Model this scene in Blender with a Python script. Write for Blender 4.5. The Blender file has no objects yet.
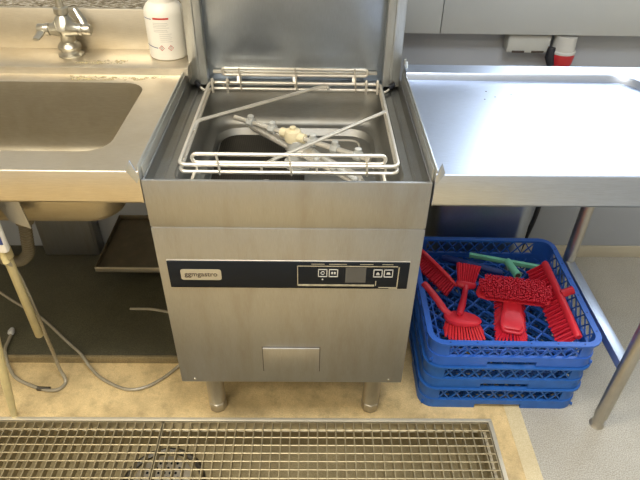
import bpy, bmesh, math, random
from mathutils import Vector, Matrix
random.seed(7)
C = bpy.context.scene.collection
V = Vector
PI = math.pi

# ------------------------------------------------------------------ materials
def new_mat(name):
    m = bpy.data.materials.new(name); m.use_nodes = True
    nt = m.node_tree
    b = nt.nodes['Principled BSDF']
    return m, nt, b

def lin(c):
    return tuple(((x/255)/12.92 if x/255 <= .04045 else ((x/255+.055)/1.055)**2.4) for x in c) + (1,)

def ramp(nt, fac, stops):
    r = nt.nodes.new('ShaderNodeValToRGB')
    els = r.color_ramp.elements
    while len(els) < len(stops): els.new(.5)
    for e, (p, c) in zip(els, stops):
        e.position = p; e.color = c
    nt.links.new(fac, r.inputs['Fac'])
    return r.outputs['Color']

def noise(nt, scale, detail=4, rough=.55, stretch=(1, 1, 1)):
    tc = nt.nodes.new('ShaderNodeTexCoord')
    mp = nt.nodes.new('ShaderNodeMapping')
    mp.inputs['Scale'].default_value = stretch
    n = nt.nodes.new('ShaderNodeTexNoise')
    n.inputs['Scale'].default_value = scale
    n.inputs['Detail'].default_value = detail
    n.inputs['Roughness'].default_value = rough
    nt.links.new(tc.outputs['Object'], mp.inputs['Vector'])
    nt.links.new(mp.outputs['Vector'], n.inputs['Vector'])
    return n.outputs['Fac']

def mixc(nt, fac, a, b, mode='MIX'):
    m = nt.nodes.new('ShaderNodeMix'); m.data_type = 'RGBA'; m.blend_type = mode
    if isinstance(fac, float): m.inputs['Factor'].default_value = fac
    else: nt.links.new(fac, m.inputs['Factor'])
    for s, v in ((6, a), (7, b)):
        if isinstance(v, tuple): m.inputs[s].default_value = v
        else: nt.links.new(v, m.inputs[s])
    return m.outputs[2]

def bump(nt, b, h, strength, dist=.001):
    n = nt.nodes.new('ShaderNodeBump')
    n.inputs['Strength'].default_value = strength
    n.inputs['Distance'].default_value = dist
    nt.links.new(h, n.inputs['Height']); nt.links.new(n.outputs['Normal'], b.inputs['Normal'])

def plain(name, c, rough=.5, metal=0., var=.06, scale=30, spec=None):
    m, nt, b = new_mat(name)
    c = lin(c)
    n = noise(nt, scale)
    col = ramp(nt, n, [(.3, tuple(x*(1-var) for x in c[:3])+(1,)), (.7, tuple(min(1, x*(1+var)) for x in c[:3])+(1,))])
    nt.links.new(col, b.inputs['Base Color'])
    b.inputs['Roughness'].default_value = rough
    b.inputs['Metallic'].default_value = metal
    if spec is not None: b.inputs['Specular IOR Level'].default_value = spec
    return m

def brushed(name, c=(178, 174, 166), rough=.34, stretch=(1, 1, 60), stain=.12, tint=(120, 100, 60), bstr=.05, blotch=None):
    """brushed stainless steel: stretched grain, broad smears and a little brownish wear"""
    m, nt, b = new_mat(name)
    c = lin(c)
    grain = noise(nt, 40, 3, .6, stretch)
    col = ramp(nt, grain, [(.35, tuple(x*.9 for x in c[:3])+(1,)), (.65, tuple(min(1, x*1.06) for x in c[:3])+(1,))])
    big = noise(nt, 5, 6, .62, blotch or (1, 1, 1))
    f = ramp(nt, big, [(.45, (0, 0, 0, 1)), (.75, (stain*2.2, stain*2.2, stain*2.2, 1))])
    col = mixc(nt, f, col, lin(tint))
    nt.links.new(col, b.inputs['Base Color'])
    b.inputs['Metallic'].default_value = 1
    rr = nt.nodes.new('ShaderNodeMapRange')
    rr.inputs['To Min'].default_value = rough-.07; rr.inputs['To Max'].default_value = rough+.1
    nt.links.new(big, rr.inputs['Value']); nt.links.new(rr.outputs['Result'], b.inputs['Roughness'])
    bump(nt, b, grain, bstr, .0006)
    return m

M = {}
M['front'] = brushed('front_steel', (174, 176, 178), .45, (60, 60, 1), .2, (156, 146, 128), blotch=(5, 5, 1))
M['deck'] = brushed('deck_steel', (212, 204, 188), .42, (1, 40, 40), .16, (176, 156, 112))
M['basin'] = brushed('basin_steel', (176, 168, 150), .46, (1, 40, 40), .2, (130, 116, 84))
M['table'] = brushed('table_steel', (190, 200, 218), .40, (1, 40, 40), .06, (158, 156, 158))
M['tank'] = brushed('tank_steel', (160, 160, 156), .46, (1, 40, 40), .2, (140, 126, 98))
M['rear'] = brushed('rear_steel', (182, 190, 200), .33, (60, 60, 1), .1, (110, 104, 90))
M['post'] = brushed('post_steel', (200, 202, 200), .42, (60, 60, 1), .1)
M['leg'] = brushed('leg_steel', (190, 186, 176), .40, (40, 40, 1), .14)
M['wire'] = plain('wire_steel', (240, 234, 222), .36, .8, .05)
M['chrome'] = plain('chrome', (196, 192, 180), .3, 1, .04)
M['grate'] = plain('galvanised_grate', (176, 164, 134), .5, .8, .14, 60)
M['arm'] = plain('wash_arm_steel', (226, 220, 208), .42, .8, .08)
M['frame'] = plain('frame_steel', (222, 214, 192), .5, .6, .05)
M['tray'] = plain('tray_steel', (138, 128, 108), .55, .9, .1)
M['dark_steel'] = plain('dark_steel', (96, 92, 84), .5, 1, .1)
M['black'] = plain('black_plastic', (16, 22, 30), .5, 0, .1, spec=.2)
M['rubber'] = plain('black_rubber', (26, 28, 36), .55, 0, .1)
M['frost'] = plain('frosted_plastic', (186, 186, 180), .35, 0, .06)
M['cream_plastic'] = plain('cream_plastic', (226, 212, 160), .45, 0, .06)
M['beige_plastic'] = plain('beige_plastic', (168, 154, 112), .45, 0, .08)
M['white_plastic'] = plain('white_plastic', (238, 234, 224), .4, 0, .02)
M['ivory'] = plain('ivory_plastic', (228, 214, 176), .4, 0, .05)
M['box_shaded'] = plain('box_shaded', (176, 178, 174), .5, 0, .03)  # white box greyed down, its shade put into the colour
M['grey_plastic'] = plain('grey_plastic', (188, 188, 184), .5, 0, .03)
M['hose'] = plain('clear_hose', (150, 142, 122), .25, 0, .12, 60)
M['flex'] = plain('grey_flex_hose', (112, 104, 84), .55, 0, .1)
M['elbow'] = plain('dirty_black_fitting', (62, 54, 42), .6, 0, .3, 60)
M['blue'] = plain('blue_plastic', (46, 98, 192), .36, 0, .05)  # top rack, blue lightened for the light falling on it
M['blue_lower'] = plain('lower_blue_plastic', (34, 92, 170), .48, 0, .1)  # lower racks, darker copy of the top rack blue
M['navy'] = plain('dark_blue_plastic', (22, 50, 120), .5, 0, .05)
M['red'] = plain('red_plastic', (204, 30, 52), .42, 0, .05)
M['red_bristle'] = plain('red_bristles', (206, 20, 50), .6, 0, .12, 200)
M['coral'] = plain('coral_red_plastic', (216, 44, 60), .42, 0, .05)
M['coral_bristle'] = plain('coral_red_bristles', (222, 40, 52), .6, 0, .12, 200)
M['green'] = plain('mint_green_plastic', (120, 200, 170), .45, 0, .05)
M['plug_red_shaded'] = plain('plug_red_shaded', (176, 40, 46), .4, 0, .05)  # red dimmed, the shadow on the back wall put into the colour
M['ink_red'] = plain('ink_red', (196, 50, 44), .5, 0, .02)
M['ink_blue'] = plain('ink_blue', (50, 70, 130), .5, 0, .02)
M['ink_grey'] = plain('ink_grey', (208, 205, 198), .5, 0, .02)
M['ink_dark'] = plain('ink_dark', (70, 62, 56), .5, 0, .02)
M['lcd'] = plain('display_window', (72, 74, 76), .25, 0, .02)
M['sticker'] = plain('worn_sticker_edge', (158, 151, 130), .6, 0, .2, 120)
M['badge'] = plain('badge_silver', (172, 166, 148), .45, .3, .04)

def wall_mat(name, c, var=.03):
    m, nt, b = new_mat(name); c = lin(c)
    n = noise(nt, 3, 6); n2 = noise(nt, 120, 2)
    col = ramp(nt, n, [(.3, tuple(x*(1-var) for x in c[:3])+(1,)), (.7, tuple(x*(1+var) for x in c[:3])+(1,))])
    nt.links.new(col, b.inputs['Base Color']); b.inputs['Roughness'].default_value = .6
    bump(nt, b, n2, .1); return m
M['wall'] = wall_mat('wall_paint', (160, 165, 173))
M['wall_low'] = wall_mat('wall_cladding', (176, 176, 174))
M['panel'] = wall_mat('wall_panel_paint', (170, 173, 172))
M['room'] = wall_mat('room_paint', (206, 202, 192))
M['ceil'] = wall_mat('ceiling_paint', (226, 222, 212))
M['skirt'] = wall_mat('skirting', (190, 182, 162), .08)

def floor_mat(name, c, speck, dirt, amount, fine=260, contrast=.5):
    m, nt, b = new_mat(name)
    n1 = noise(nt, fine, 2, .6)
    col = ramp(nt, n1, [(.32, lin(speck[0])), (.5, lin(c)), (.7, lin(speck[1]))])
    n2 = noise(nt, 4.5, 8, .7)
    f = ramp(nt, n2, [(.42, (0, 0, 0, 1)), (.75, (amount, amount, amount, 1))])
    col = mixc(nt, f, col, lin(dirt))
    n3 = noise(nt, 22, 6, .7)
    f3 = ramp(nt, n3, [(.5, (0, 0, 0, 1)), (.8, (amount*.8, amount*.8, amount*.8, 1))])
    col = mixc(nt, f3, col, lin(dirt))
    nt.links.new(col, b.inputs['Base Color']); b.inputs['Roughness'].default_value = .48
    bump(nt, b, n1, .12); return m
M['floor_tan'] = floor_mat('tan_resin_floor', (222, 196, 144), ((208, 182, 130), (230, 206, 156)), (128, 112, 80), .8)
M['floor_grey'] = floor_mat('grey_speckled_floor', (170, 166, 156), ((136, 132, 124), (202, 199, 190)), (140, 134, 118), .3, 330)
M['plinth'] = floor_mat('brown_concrete', (78, 75, 56), ((62, 60, 44), (92, 88, 68)), (56, 52, 38), .6)
M['plinth_edge'] = floor_mat('plinth_edge_resin', (138, 124, 90), ((122, 108, 78), (152, 136, 102)), (92, 82, 58), .6)
M['strip'] = floor_mat('floor_strip', (206, 192, 156), ((194, 180, 142), (214, 202, 168)), (170, 150, 110), .4)
M['channel'] = floor_mat('drain_channel_bottom', (160, 146, 110), ((142, 128, 94), (176, 162, 126)), (100, 86, 58), .6)

# ------------------------------------------------------------------ mesh building
class MB:
    def __init__(s): s.bm = bmesh.new()
    def faces(s, vs, fs):
        v = [s.bm.verts.new(p) for p in vs]
        for f in fs:
            try: s.bm.faces.new([v[i] for i in f])
            except ValueError: pass
        return v
    def box(s, x0, x1, y0, y1, z0, z1, bev=.0015, mat=None):
        t = bmesh.new()
        bmesh.ops.create_cube(t, size=1)
        for v in t.verts:
            v.co = V((x0+(v.co.x+.5)*(x1-x0), y0+(v.co.y+.5)*(y1-y0), z0+(v.co.z+.5)*(z1-z0)))
        bev = min(bev, .45*min(abs(x1-x0), abs(y1-y0), abs(z1-z0)))
        if bev > 1e-5:
            bmesh.ops.bevel(t, geom=t.edges[:], offset=bev, segments=2, profile=.5, affect='EDGES')
        s.merge(t, mat); return s
    def merge(s, t, mat=None):
        me = bpy.data.meshes.new('t')
        if mat is not None: bmesh.ops.transform(t, matrix=mat, verts=t.verts)
        t.to_mesh(me); t.free(); s.bm.from_mesh(me); bpy.data.meshes.remove(me)
    def bar(s, p, q, w, h, up=V((0, 0, 1))):
        p, q = V(p), V(q); d = (q-p).normalized()
        a = d.cross(up)
        if a.length < 1e-4: a = d.cross(V((1, 0, 0)))
        a.normalize(); u = a.cross(d)
        c = []
        for e in (p, q):
            for sa, su in ((-1, -1), (1, -1), (1, 1), (-1, 1)):
                c.append(e+a*sa*w/2+u*su*h/2)
        s.faces(c, [(3, 2, 1, 0), (4, 5, 6, 7), (0, 1, 5, 4), (1, 2, 6, 5), (2, 3, 7, 6), (3, 0, 4, 7)]); return s
    def tube(s, pts, r, n=8, closed=False, flat=None):
        pts = [V(p) for p in pts]; N = len(pts)
        rs = r if isinstance(r, (list, tuple)) else [r]*N
        T = []
        for i in range(N):
            a = pts[(i-1) % N] if (closed or i > 0) else pts[i]
            b = pts[(i+1) % N] if (closed or i < N-1) else pts[i]
            T.append((b-a).normalized())
        ref = V((0, 0, 1)) if abs(T[0].z) < .9 else V((1, 0, 0))
        u = (ref-T[0]*ref.dot(T[0])).normalized()
        rings = []
        for i in range(N):
            u = (u-T[i]*u.dot(T[i])).normalized(); w = T[i].cross(u)
            fu = 1 if flat is None else flat
            rings.append([s.bm.verts.new(pts[i]+u*(math.cos(2*PI*k/n)*rs[i]*fu)+w*(math.sin(2*PI*k/n)*rs[i])) for k in range(n)])
        for i in range(N if closed else N-1):
            A, B = rings[i], rings[(i+1) % N]
            for k in range(n):
                s.bm.faces.new((A[k], A[(k+1) % n], B[(k+1) % n], B[k]))
        if not closed:
            s.bm.faces.new(rings[0][::-1]); s.bm.faces.new(rings[-1])
        return s
    def lathe(s, prof, o=(0, 0, 0), ax=(0, 0, 1), n=24, cap=True):
        ax = V(ax).normalized(); o = V(o)
        ref = V((0, 0, 1)) if abs(ax.z) < .9 else V((1, 0, 0))
        u = (ref-ax*ref.dot(ax)).normalized(); w = ax.cross(u)
        rings = [[s.bm.verts.new(o+ax*h+(u*math.cos(2*PI*k/n)+w*math.sin(2*PI*k/n))*max(r, 1e-5)) for k in range(n)] for r, h in prof]
        for A, B in zip(rings, rings[1:]):
            for k in range(n):
                s.bm.faces.new((A[k], A[(k+1) % n], B[(k+1) % n], B[k]))
        if cap:
            s.bm.faces.new(rings[0][::-1]); s.bm.faces.new(rings[-1])
        return s
    def loft(s, loops, cap0=False, cap1=False, closed=True):
        R = [[s.bm.verts.new(p) for p in L] for L in loops]
        n = len(R[0])
        for A, B in zip(R, R[1:]):
            for k in range(n if closed else n-1):
                s.bm.faces.new((A[k], A[(k+1) % n], B[(k+1) % n], B[k]))
        if cap0: s.bm.faces.new(R[0][::-1])
        if cap1: s.bm.faces.new(R[-1])
        return s
    def prism(s, poly, d, bev=0, mat=None):
        """polygon of 3D points pushed along d"""
        t = bmesh.new(); d = V(d)
        a = [t.verts.new(V(p)) for p in poly]; b = [t.verts.new(V(p)+d) for p in poly]
        n = len(a); t.faces.new(a[::-1]); t.faces.new(b)
        for k in range(n): t.faces.new((a[k], a[(k+1) % n], b[(k+1) % n], b[k]))
        bmesh.ops.recalc_face_normals(t, faces=t.faces[:])
        if bev: bmesh.ops.bevel(t, geom=t.edges[:], offset=bev, segments=2, profile=.5, affect='EDGES', clamp_overlap=True)
        s.merge(t, mat); return s
    def strip(s, path, th, z0, z1, closed=False):
        """vertical wall of thickness th on the inner (left) side of a 2D path"""
        P = [V((p[0], p[1])) for p in path]; N = len(P); I = []
        for i in range(N):
            a = P[(i-1) % N] if (closed or i > 0) else P[i]
            b = P[(i+1) % N] if (closed or i < N-1) else P[i]
            t = (b-a).normalized(); I.append(P[i]+V((-t.y, t.x))*th)
        loops = [[(p.x, p.y, z0), (q.x, q.y, z0), (q.x, q.y, z1), (p.x, p.y, z1)] for p, q in zip(P, I)]
        if closed: loops.append(loops[0])
        s.loft(loops, not closed, not closed); return s
    def sphere(s, c, r, sc=(1, 1, 1), u=16, v=10):
        t = bmesh.new(); bmesh.ops.create_uvsphere(t, u_segments=u, v_segments=v, radius=r)
        s.merge(t, Matrix.Translation(V(c)) @ Matrix.Diagonal(V((*sc, 1)))); return s
    def build(s, name, mat, parent=None, smooth=True, ang=40):
        bm = s.bm
        bmesh.ops.remove_doubles(bm, verts=bm.verts, dist=1e-6)
        bmesh.ops.recalc_face_normals(bm, faces=bm.faces[:])
        o0 = ORIGIN.get(parent.name, V((0, 0, 0))) if parent else V((0, 0, 0))
        for v in bm.verts: v.co -= o0
        me = bpy.data.meshes.new(name); bm.to_mesh(me); bm.free()
        me.materials.append(M[mat] if isinstance(mat, str) else mat)
        if smooth:
            me.polygons.foreach_set('use_smooth', [True]*len(me.polygons))
            try: me.set_sharp_from_angle(angle=math.radians(ang))
            except Exception: pass
        o = bpy.data.objects.new(name, me); C.objects.link(o)
        if parent: o.parent = parent; ORIGIN[o.name] = o0
        return o
ORIGIN = {}

def thing(name, label, cat, loc=(0, 0, 0), group=None):
    o = bpy.data.objects.new(name, None); C.objects.link(o); o.location = loc
    o.empty_display_size = .05
    ORIGIN[o.name] = V(loc)
    return tag(o, label, cat, group)
def tag(o, label, cat, group=None):
    o['label'] = label; o['category'] = cat
    if group: o['group'] = group
    return o
def struct(name, mb, mat, label=None):
    o = mb.build(name, mat); o['kind'] = 'structure'
    if label: o['label'] = label
    return o

def rrect(x0, x1, y0, y1, r, z, k=7):
    out = []
    for cx, cy, a0 in ((x1-r, y0+r, -PI/2), (x1-r, y1-r, 0), (x0+r, y1-r, PI/2), (x0+r, y0+r, PI)):
        for i in range(k):
            a = a0+PI/2*i/(k-1); out.append(V((cx+r*math.cos(a), cy+r*math.sin(a), z)))
    return out
def outer_match(x0, x1, y0, y1, hole, z, k=7):
    """points on an outer rectangle matching rrect() order"""
    out = []
    cor = [V((x1, y0)), V((x1, y1)), V((x0, y1)), V((x0, y0))]
    for c in range(4):
        h = hole[c*k:(c+1)*k]
        if c == 0: a, b = V((h[0].x, y0)), V((x1, h[-1].y))
        elif c == 1: a, b = V((x1, h[0].y)), V((h[-1].x, y1))
        elif c == 2: a, b = V((h[0].x, y1)), V((x0, h[-1].y))
        else: a, b = V((x0, h[0].y)), V((h[-1].x, y0))
        m = (k-1)/2
        for i in range(k):
            p = a.lerp(cor[c], i/m) if i <= m else cor[c].lerp(b, (i-m)/m)
            out.append(V((p.x, p.y, z)))
    return out
def fillet(pts, r, n=5, closed=False):
    pts = [V(p) for p in pts]; N = len(pts); out = []
    for i in range(N):
        if not closed and i in (0, N-1): out.append(pts[i]); continue
        p, a, b = pts[i], pts[(i-1) % N], pts[(i+1) % N]
        da, db = a-p, b-p
        rr = min(r, da.length*.49, db.length*.49)
        s, e = p+da.normalized()*rr, p+db.normalized()*rr
        for k in range(n+1):
            t = k/n; out.append(s*(1-t)**2+p*2*t*(1-t)+e*t*t)
    return out
def spline(pts, n=8):
    pts = [V(p) for p in pts]; P = [pts[0]*2-pts[1]]+pts+[pts[-1]*2-pts[-2]]; out = []
    for i in range(1, len(P)-2):
        for k in range(n):
            t = k/n; a, b, c, d = P[i-1:i+3]
            out.append(.5*((2*b)+(c-a)*t+(2*a-5*b+4*c-d)*t*t+(3*b-a-3*c+d)*t**3))
    out.append(pts[-1]); return out
def text(name, body, size, loc, mat, parent, rot=(PI/2, 0, 0), sx=1., ext=.0004, align='CENTER'):
    cu = bpy.data.curves.new(name, 'FONT'); cu.body = body; cu.size = size; cu.extrude = ext
    cu.align_x = align; cu.align_y = 'CENTER'; cu.materials.append(M[mat]); cu.offset = size*.012
    o = bpy.data.objects.new(name, cu); C.objects.link(o)
    o.parent = parent; o.location = V(loc)-ORIGIN[parent.name]; o.rotation_euler = rot; o.scale = (sx, 1, 1)
    bpy.context.view_layer.update()
    me = bpy.data.meshes.new_from_object(o.evaluated_get(bpy.context.evaluated_depsgraph_get()))
    n = bpy.data.objects.new(name, me); C.objects.link(n)
    n.parent = parent; n.location = o.location; n.rotation_euler = rot; n.scale = o.scale
    bpy.data.objects.remove(o); n.name = name
    ORIGIN[n.name] = ORIGIN[parent.name]
    return n

# ------------------------------------------------------------------ the room
WX0, WX1, WY0, WY1, HZ = -2.3, 2.3, -2.6, .865, 2.6
DX0, DX1, DY0, DY1 = -1.36, .597, -.42, .052       # drain opening
b = MB()
b.box(WX0, DX0, WY0, WY1, -.02, 0, 0); b.box(DX1, .657, WY0, WY1, -.02, 0, 0)
b.box(DX0, DX1, DY1, WY1, -.02, 0, 0); b.box(DX0, DX1, WY0, DY0, -.02, 0, 0)
struct('floor', b, 'floor_tan', 'tan resin kitchen floor around the drain')
b = MB(); b.box(.705, WX1, WY0, WY1, -.02, 0, 0); struct('floor', b, 'floor_grey', 'grey speckled floor on the right')
b = MB(); b.box(.657, .705, WY0, WY1, -.02, .0008, 0); struct('trim_1', b, 'strip', 'pale joint strip between tan and grey floor')
b = MB(); b.box(WX0, .28, .282, WY1, 0, .03, .004); b = struct('trim_2', b, 'plinth', 'low brown concrete plinth under the sink')
b = MB(); b.box(WX0, .28, .272, .282, 0, .0302, .002); struct('trim_3', b, 'plinth_edge', 'front edge of the concrete plinth')
# back wall with a window high up (outside the photograph), side walls, ceiling
wx0, wx1, wz0, wz1 = .66, 1.9, 1.13, 2.1
b = MB()
b.box(WX0, wx0, WY1, WY1+.12, 0, HZ, 0); b.box(wx1, WX1, WY1, WY1+.12, 0, HZ, 0)
b.box(wx0, wx1, WY1, WY1+.12, 0, wz0, 0); b.box(wx0, wx1, WY1, WY1+.12, wz1, HZ, 0)
struct('wall_back', b, 'wall')
b = MB(); b.box(WX0-.1, WX0, WY0, WY1, 0, HZ, 0); struct('wall_left', b, 'room')
b = MB(); b.box(WX1, WX1+.1, WY0, WY1, 0, HZ, 0); struct('wall_right', b, 'room')
b = MB(); b.box(WX0, WX1, WY0-.1, WY0, 0, HZ, 0); struct('wall_front', b, 'room')
b = MB(); b.box(WX0, WX1, WY0, WY1, HZ, HZ+.1, 0); struct('ceiling', b, 'ceil')
b = MB()
for a0, a1, c0, c1 in ((wx0, wx1, wz0, wz0+.05), (wx0, wx1, wz1-.05, wz1), (wx0, wx0+.05, wz0, wz1), (wx1-.05, wx1, wz0, wz1), (1.26, 1.30, wz0, wz1)):
    b.box(a0, a1, WY1+.04, WY1+.09, c0, c1, .003)
struct('window_1', b, 'white_plastic')
b = MB(); b.box(.0, WX1, .853, .865, 0, .055, .003); struct('baseboard_back', b, 'skirt')
# cladding band on the wall above the tables (its lower edge overhangs the wall)
b = MB(); b.box(-.0, .4405, .80, .864, .93, 1.10, .002); struct('trim_4', b, 'panel', 'cream wall cladding left of the joint')
b = MB(); b.box(.4425, 2.28, .80, .864, .93, 1.10, .002); struct('trim_5', b, 'panel', 'cream wall cladding right of the joint')
# drain channel in the floor
b = MB()
b.box(DX0-.0, DX1, DY1-.003, DY1, -.13, -.001, 0); b.box(DX0, DX1, DY0, DY0+.003, -.13, -.001, 0)
b.box(DX0, DX0+.003, DY0, DY1, -.13, -.001, 0); b.box(DX1-.003, DX1, DY0, DY1, -.13, -.001, 0)
b.box(DX0, DX1, DY0, DY1, -.134, -.13, 0)
struct('floor_channel', b, 'channel', 'sunken drain channel under the gratings')
b = MB()
for yy, s in ((DY1, 1), (DY0, -1)):
    b.box(DX0-.008, DX1+.008, min(yy-.003*s, yy+.009*s), max(yy-.003*s, yy+.009*s), -.004, .003, .001)
    b.box(DX0, DX1, min(yy-.003*s, yy-.016*s), max(yy-.003*s, yy-.016*s), -.034, -.031, 0)
for xx, s in ((DX1, 1), (DX0, -1)):
    b.box(min(xx-.003*s, xx+.009*s), max(xx-.003*s, xx+.009*s), DY0, DY1, -.004, .003, .001)
    b.box(min(xx-.003*s, xx-.016*s), max(xx-.003*s, xx-.016*s), DY0, DY1, -.034, -.031, 0)
struct('trim_6', b, 'frame', 'steel frame around the drain channel')

m, nt, bs = new_mat('dirty_sealant')
nt.links.new(ramp(nt, noise(nt, 55, 5, .7, (1, 2, 2)), [(.42, lin((84, 74, 56))), (.52, lin((150, 140, 118))), (.62, lin((206, 204, 198)))]), bs.inputs['Base Color'])
bs.inputs['Roughness'].default_value = .8; M['sealant'] = m
b = MB(); b.box(-1.55, -.286, .653, .864, .96, 1.028, .002); struct('trim_7', b, 'sealant', 'stained ledge behind the sink splashback')
# ------------------------------------------------------------------ floor gratings
def grating(x0, x1, label):
    y0, y1 = DY0+.005, DY1-.005
    t = thing('floor_grating', label, 'grating', ((x0+x1)/2, (y0+y1)/2, -.031), 'drain gratings')
    f = MB()
    for a in ((x0, x0+.003, y0, y1), (x1-.003, x1, y0, y1), (x0, x1, y0, y0+.003), (x0, x1, y1-.003, y1)):
        f.box(*a, -.031, .0005, 0)
    f.build('frame', 'grate', t)
    g = MB(); nx = round((x1-x0)/.0272); ny = round((y1-y0)/.0258)
    xs = [x0+(x1-x0)*i/nx for i in range(1, nx)]; ys = [y0+(y1-y0)*j/ny for j in range(1, ny)]
    for x in xs: g.box(x-.0017, x+.0017, y0+.003, y1-.003, -.027, -.001, 0)
    g.build('bearing_bars', 'grate', t)
    g = MB()
    for y in ys:
        g.tube([(x0+.003, y, -.002), (x1-.003, y, -.002)], .0024, 6)
        for x in xs: g.box(x-.0032, x+.0032, y-.003, y+.003, -.005, .0012, .0008)
    g.build('cross_bars', 'grate', t)
grating(-1.355, -.3955, 'steel floor grating on the left, over the round drain')
grating(-.3925, .592, 'steel floor grating on the right, in front of the dishwasher')
t = thing('drain_strainer', 'round perforated drain strainer below the floor gratings', 'drain', (-.385, -.09, -.13))
b = MB(); b.lathe([(.125, 0), (.125, .012), (.118, .016), (.108, .012), (.108, .004)], (-.385, -.09, -.1305), n=40, cap=False); b.build('rim', 'dark_steel', t)
b = MB(); b.lathe([(.09, .0), (.09, .022), (.08, .027), (.0, .027)], (-.385, -.09, -.1305), n=40, cap=False); b.build('strainer_plate', 'arm', t)
b = MB()
for i in range(-4, 5):
    for j in range(-4, 5):
        x, y = (i+.5*(j % 2))*.017, j*.0155
        if x*x+y*y < .072**2: b.lathe([(.0042, 0), (.0042, .001)], (-.385+x, -.09+y, -.1037), n=8)
b.build('perforations', 'black', t)

# ------------------------------------------------------------------ dishwasher
W2, ZT, ZB, MD = .296, .885, .250, .60
dw = thing('dishwasher', 'stainless steel dishwasher with its hood raised between sink and side table', 'dishwasher', (0, .3, 0))
b = MB(); b.box(-W2, W2, 0, .007, .769, ZT, .0015); b.build('tank_front', 'front', dw)
b = MB(); b.box(-W2, W2, 0, .03, ZB, .7665, .0022); b.box(-W2+.004, W2-.004, .002, .02, .7655, .7695, 0)
fp = b.build('front_panel', 'front', dw)
for s, in ((-1,), (1,)):
    b = MB(); x0, x1 = sorted((s*W2, s*(W2-.004)))
    b.box(x0, x1, .006, MD, ZB, .882, .0015)
    b.build('side_panel', 'front', dw)
b = MB(); b.box(-W2+.004, W2-.004, .03, MD, ZB, ZB+.012, .001); b.build('base_panel', 'dark_steel', dw)
# tank: flange, well with round corners, floor
K = 7; b = MB()
hole = rrect(-.252, .252, .045, .565, .05, .846, K)
out = outer_match(-W2+.006, W2-.006, .007, .588, hole, .850, K)
out2 = [V((p.x*1.0, p.y, .879)) for p in out]
mid = rrect(-.247, .247, .05, .56, .05, .838, K)
lo = [out2, out, hole, mid]
for r_, z_, ins in ((.055, .80, .003), (.06, .765, .005), (.062, .752, .009), (.064, .744, .014), (.066, .741, .02)):
    lo.append(rrect(-.247+ins, .247-ins, .05+ins, .56-ins, r_, z_, K))
lo.append(rrect(-.222, .222, .075, .530, .07, .739, K)); lo.append(rrect(-.214, .214, .085, .518, .065, .722, K))
b.loft(lo, cap1=True); b.build('wash_tank', 'tank', dw)
# raised ridge running along each side flange
for s in (-1, 1):
    b = MB(); b.tube([(s*.272, .03, .849), (s*.272, .575, .849)], .004, 8); b.build('flange_bead', 'tank', dw)
# filter plate, dark and perforated, sunk in the tank
m, nt, bs = new_mat('filter_mesh')
tc = nt.nodes.new('ShaderNodeTexCoord'); vo = nt.nodes.new('ShaderNodeTexVoronoi'); vo.inputs['Scale'].default_value = 170; vo.inputs['Randomness'].default_value = 0
nt.links.new(tc.outputs['Object'], vo.inputs['Vector'])
nt.links.new(ramp(nt, vo.outputs['Distance'], [(.25, lin((10, 9, 8))), (.5, lin((58, 53, 44)))]), bs.inputs['Base Color'])
bs.inputs['Metallic'].default_value = .7; bs.inputs['Roughness'].default_value = .5; M['filter'] = m
b = MB(); b.loft([rrect(-.208, .03, .10, .505, .055, .7225), rrect(-.208, .03, .10, .505, .055, .729), rrect(-.202, .024, .106, .499, .05, .7305)], True, True)
b.build('filter_plate', 'filter', dw)
b = MB()
for x0, x1, y0, y1 in ((.06, .18, .36, .46), ):
    b = MB(); b.tube(fillet([(x0, y0, .738), (x1, y0+.02, .738), (x1, y1, .738), (x0, y1, .738)], .03, 5), .003, 6)
    b.build('tank_rib', 'arm', dw)
b = MB(); b.lathe([(.055, 0), (.055, .02), (.047, .03), (.02, .032), (.02, .05)], (-.06, .17, .7225), n=28); b.build('filter_handle_ring', 'arm', dw)
# wash arms
HX, HY = .0, .335
d1 = V((.286, -.297, 0)).normalized(); n1 = V((-d1.y, d1.x, 0))
c0 = V((.018, .335, .776))
b = MB(); b.lathe([(.034, 0), (.034, .02), (.026, .026), (.024, .085), (.0, .088)], (HX+.01, HY, .722), n=20); hub = b.build('spray_hub', 'frost', dw)
b = MB()
for sgn, L in ((-1, .205), (1, .215)):
    for off in (-.013, .013):
        b.tube(fillet([c0+n1*off, c0+d1*sgn*L*.9+n1*off*.9, c0+d1*sgn*L], .01), .0098, 8, flat=.7)
b.tube([c0-d1*.03, c0+d1*.03], .026, 10, flat=.55)
b.build('wash_arm', 'arm', dw)
d2 = V((.341, -.216, 0)).normalized()
c2 = V((HX, HY, .816))
b = MB(); b.tube([c2-d2*.19, c2+d2*.225], .0068, 8); ra = b.build('rinse_arm', 'arm', dw)
for q in (-.135, -.065, .06, .125, .19):
    b = MB(); p = c2+d2*q; b.tube([p-d2*.009, p+d2*.009], .0125, 8); b.lathe([(.0085, 0), (.0085, .019), (.004, .022)], p, n=10)
    b.build('nozzle', 'frost', ra)
b = MB(); p = c2; b.lathe([(.012, -.02), (.021, -.014), (.023, .004), (.019, .014), (.008, .017), (.008, .024), (.0, .025)], p, n=20)
b.tube([p-d2*.036, p+d2*.036], .0125, 10); b.build('rinse_hub', 'ivory', dw)
b = MB()
for q in ((.10, .20), (.15, .15), (.06, .24)):
    b.sphere((q[0], q[1], .8), .008)
b.tube([c0+d1*.03+n1*.02, (.15, .15, .80)], .006, 8); b.build('wash_nozzles', 'frost', dw)
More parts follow.
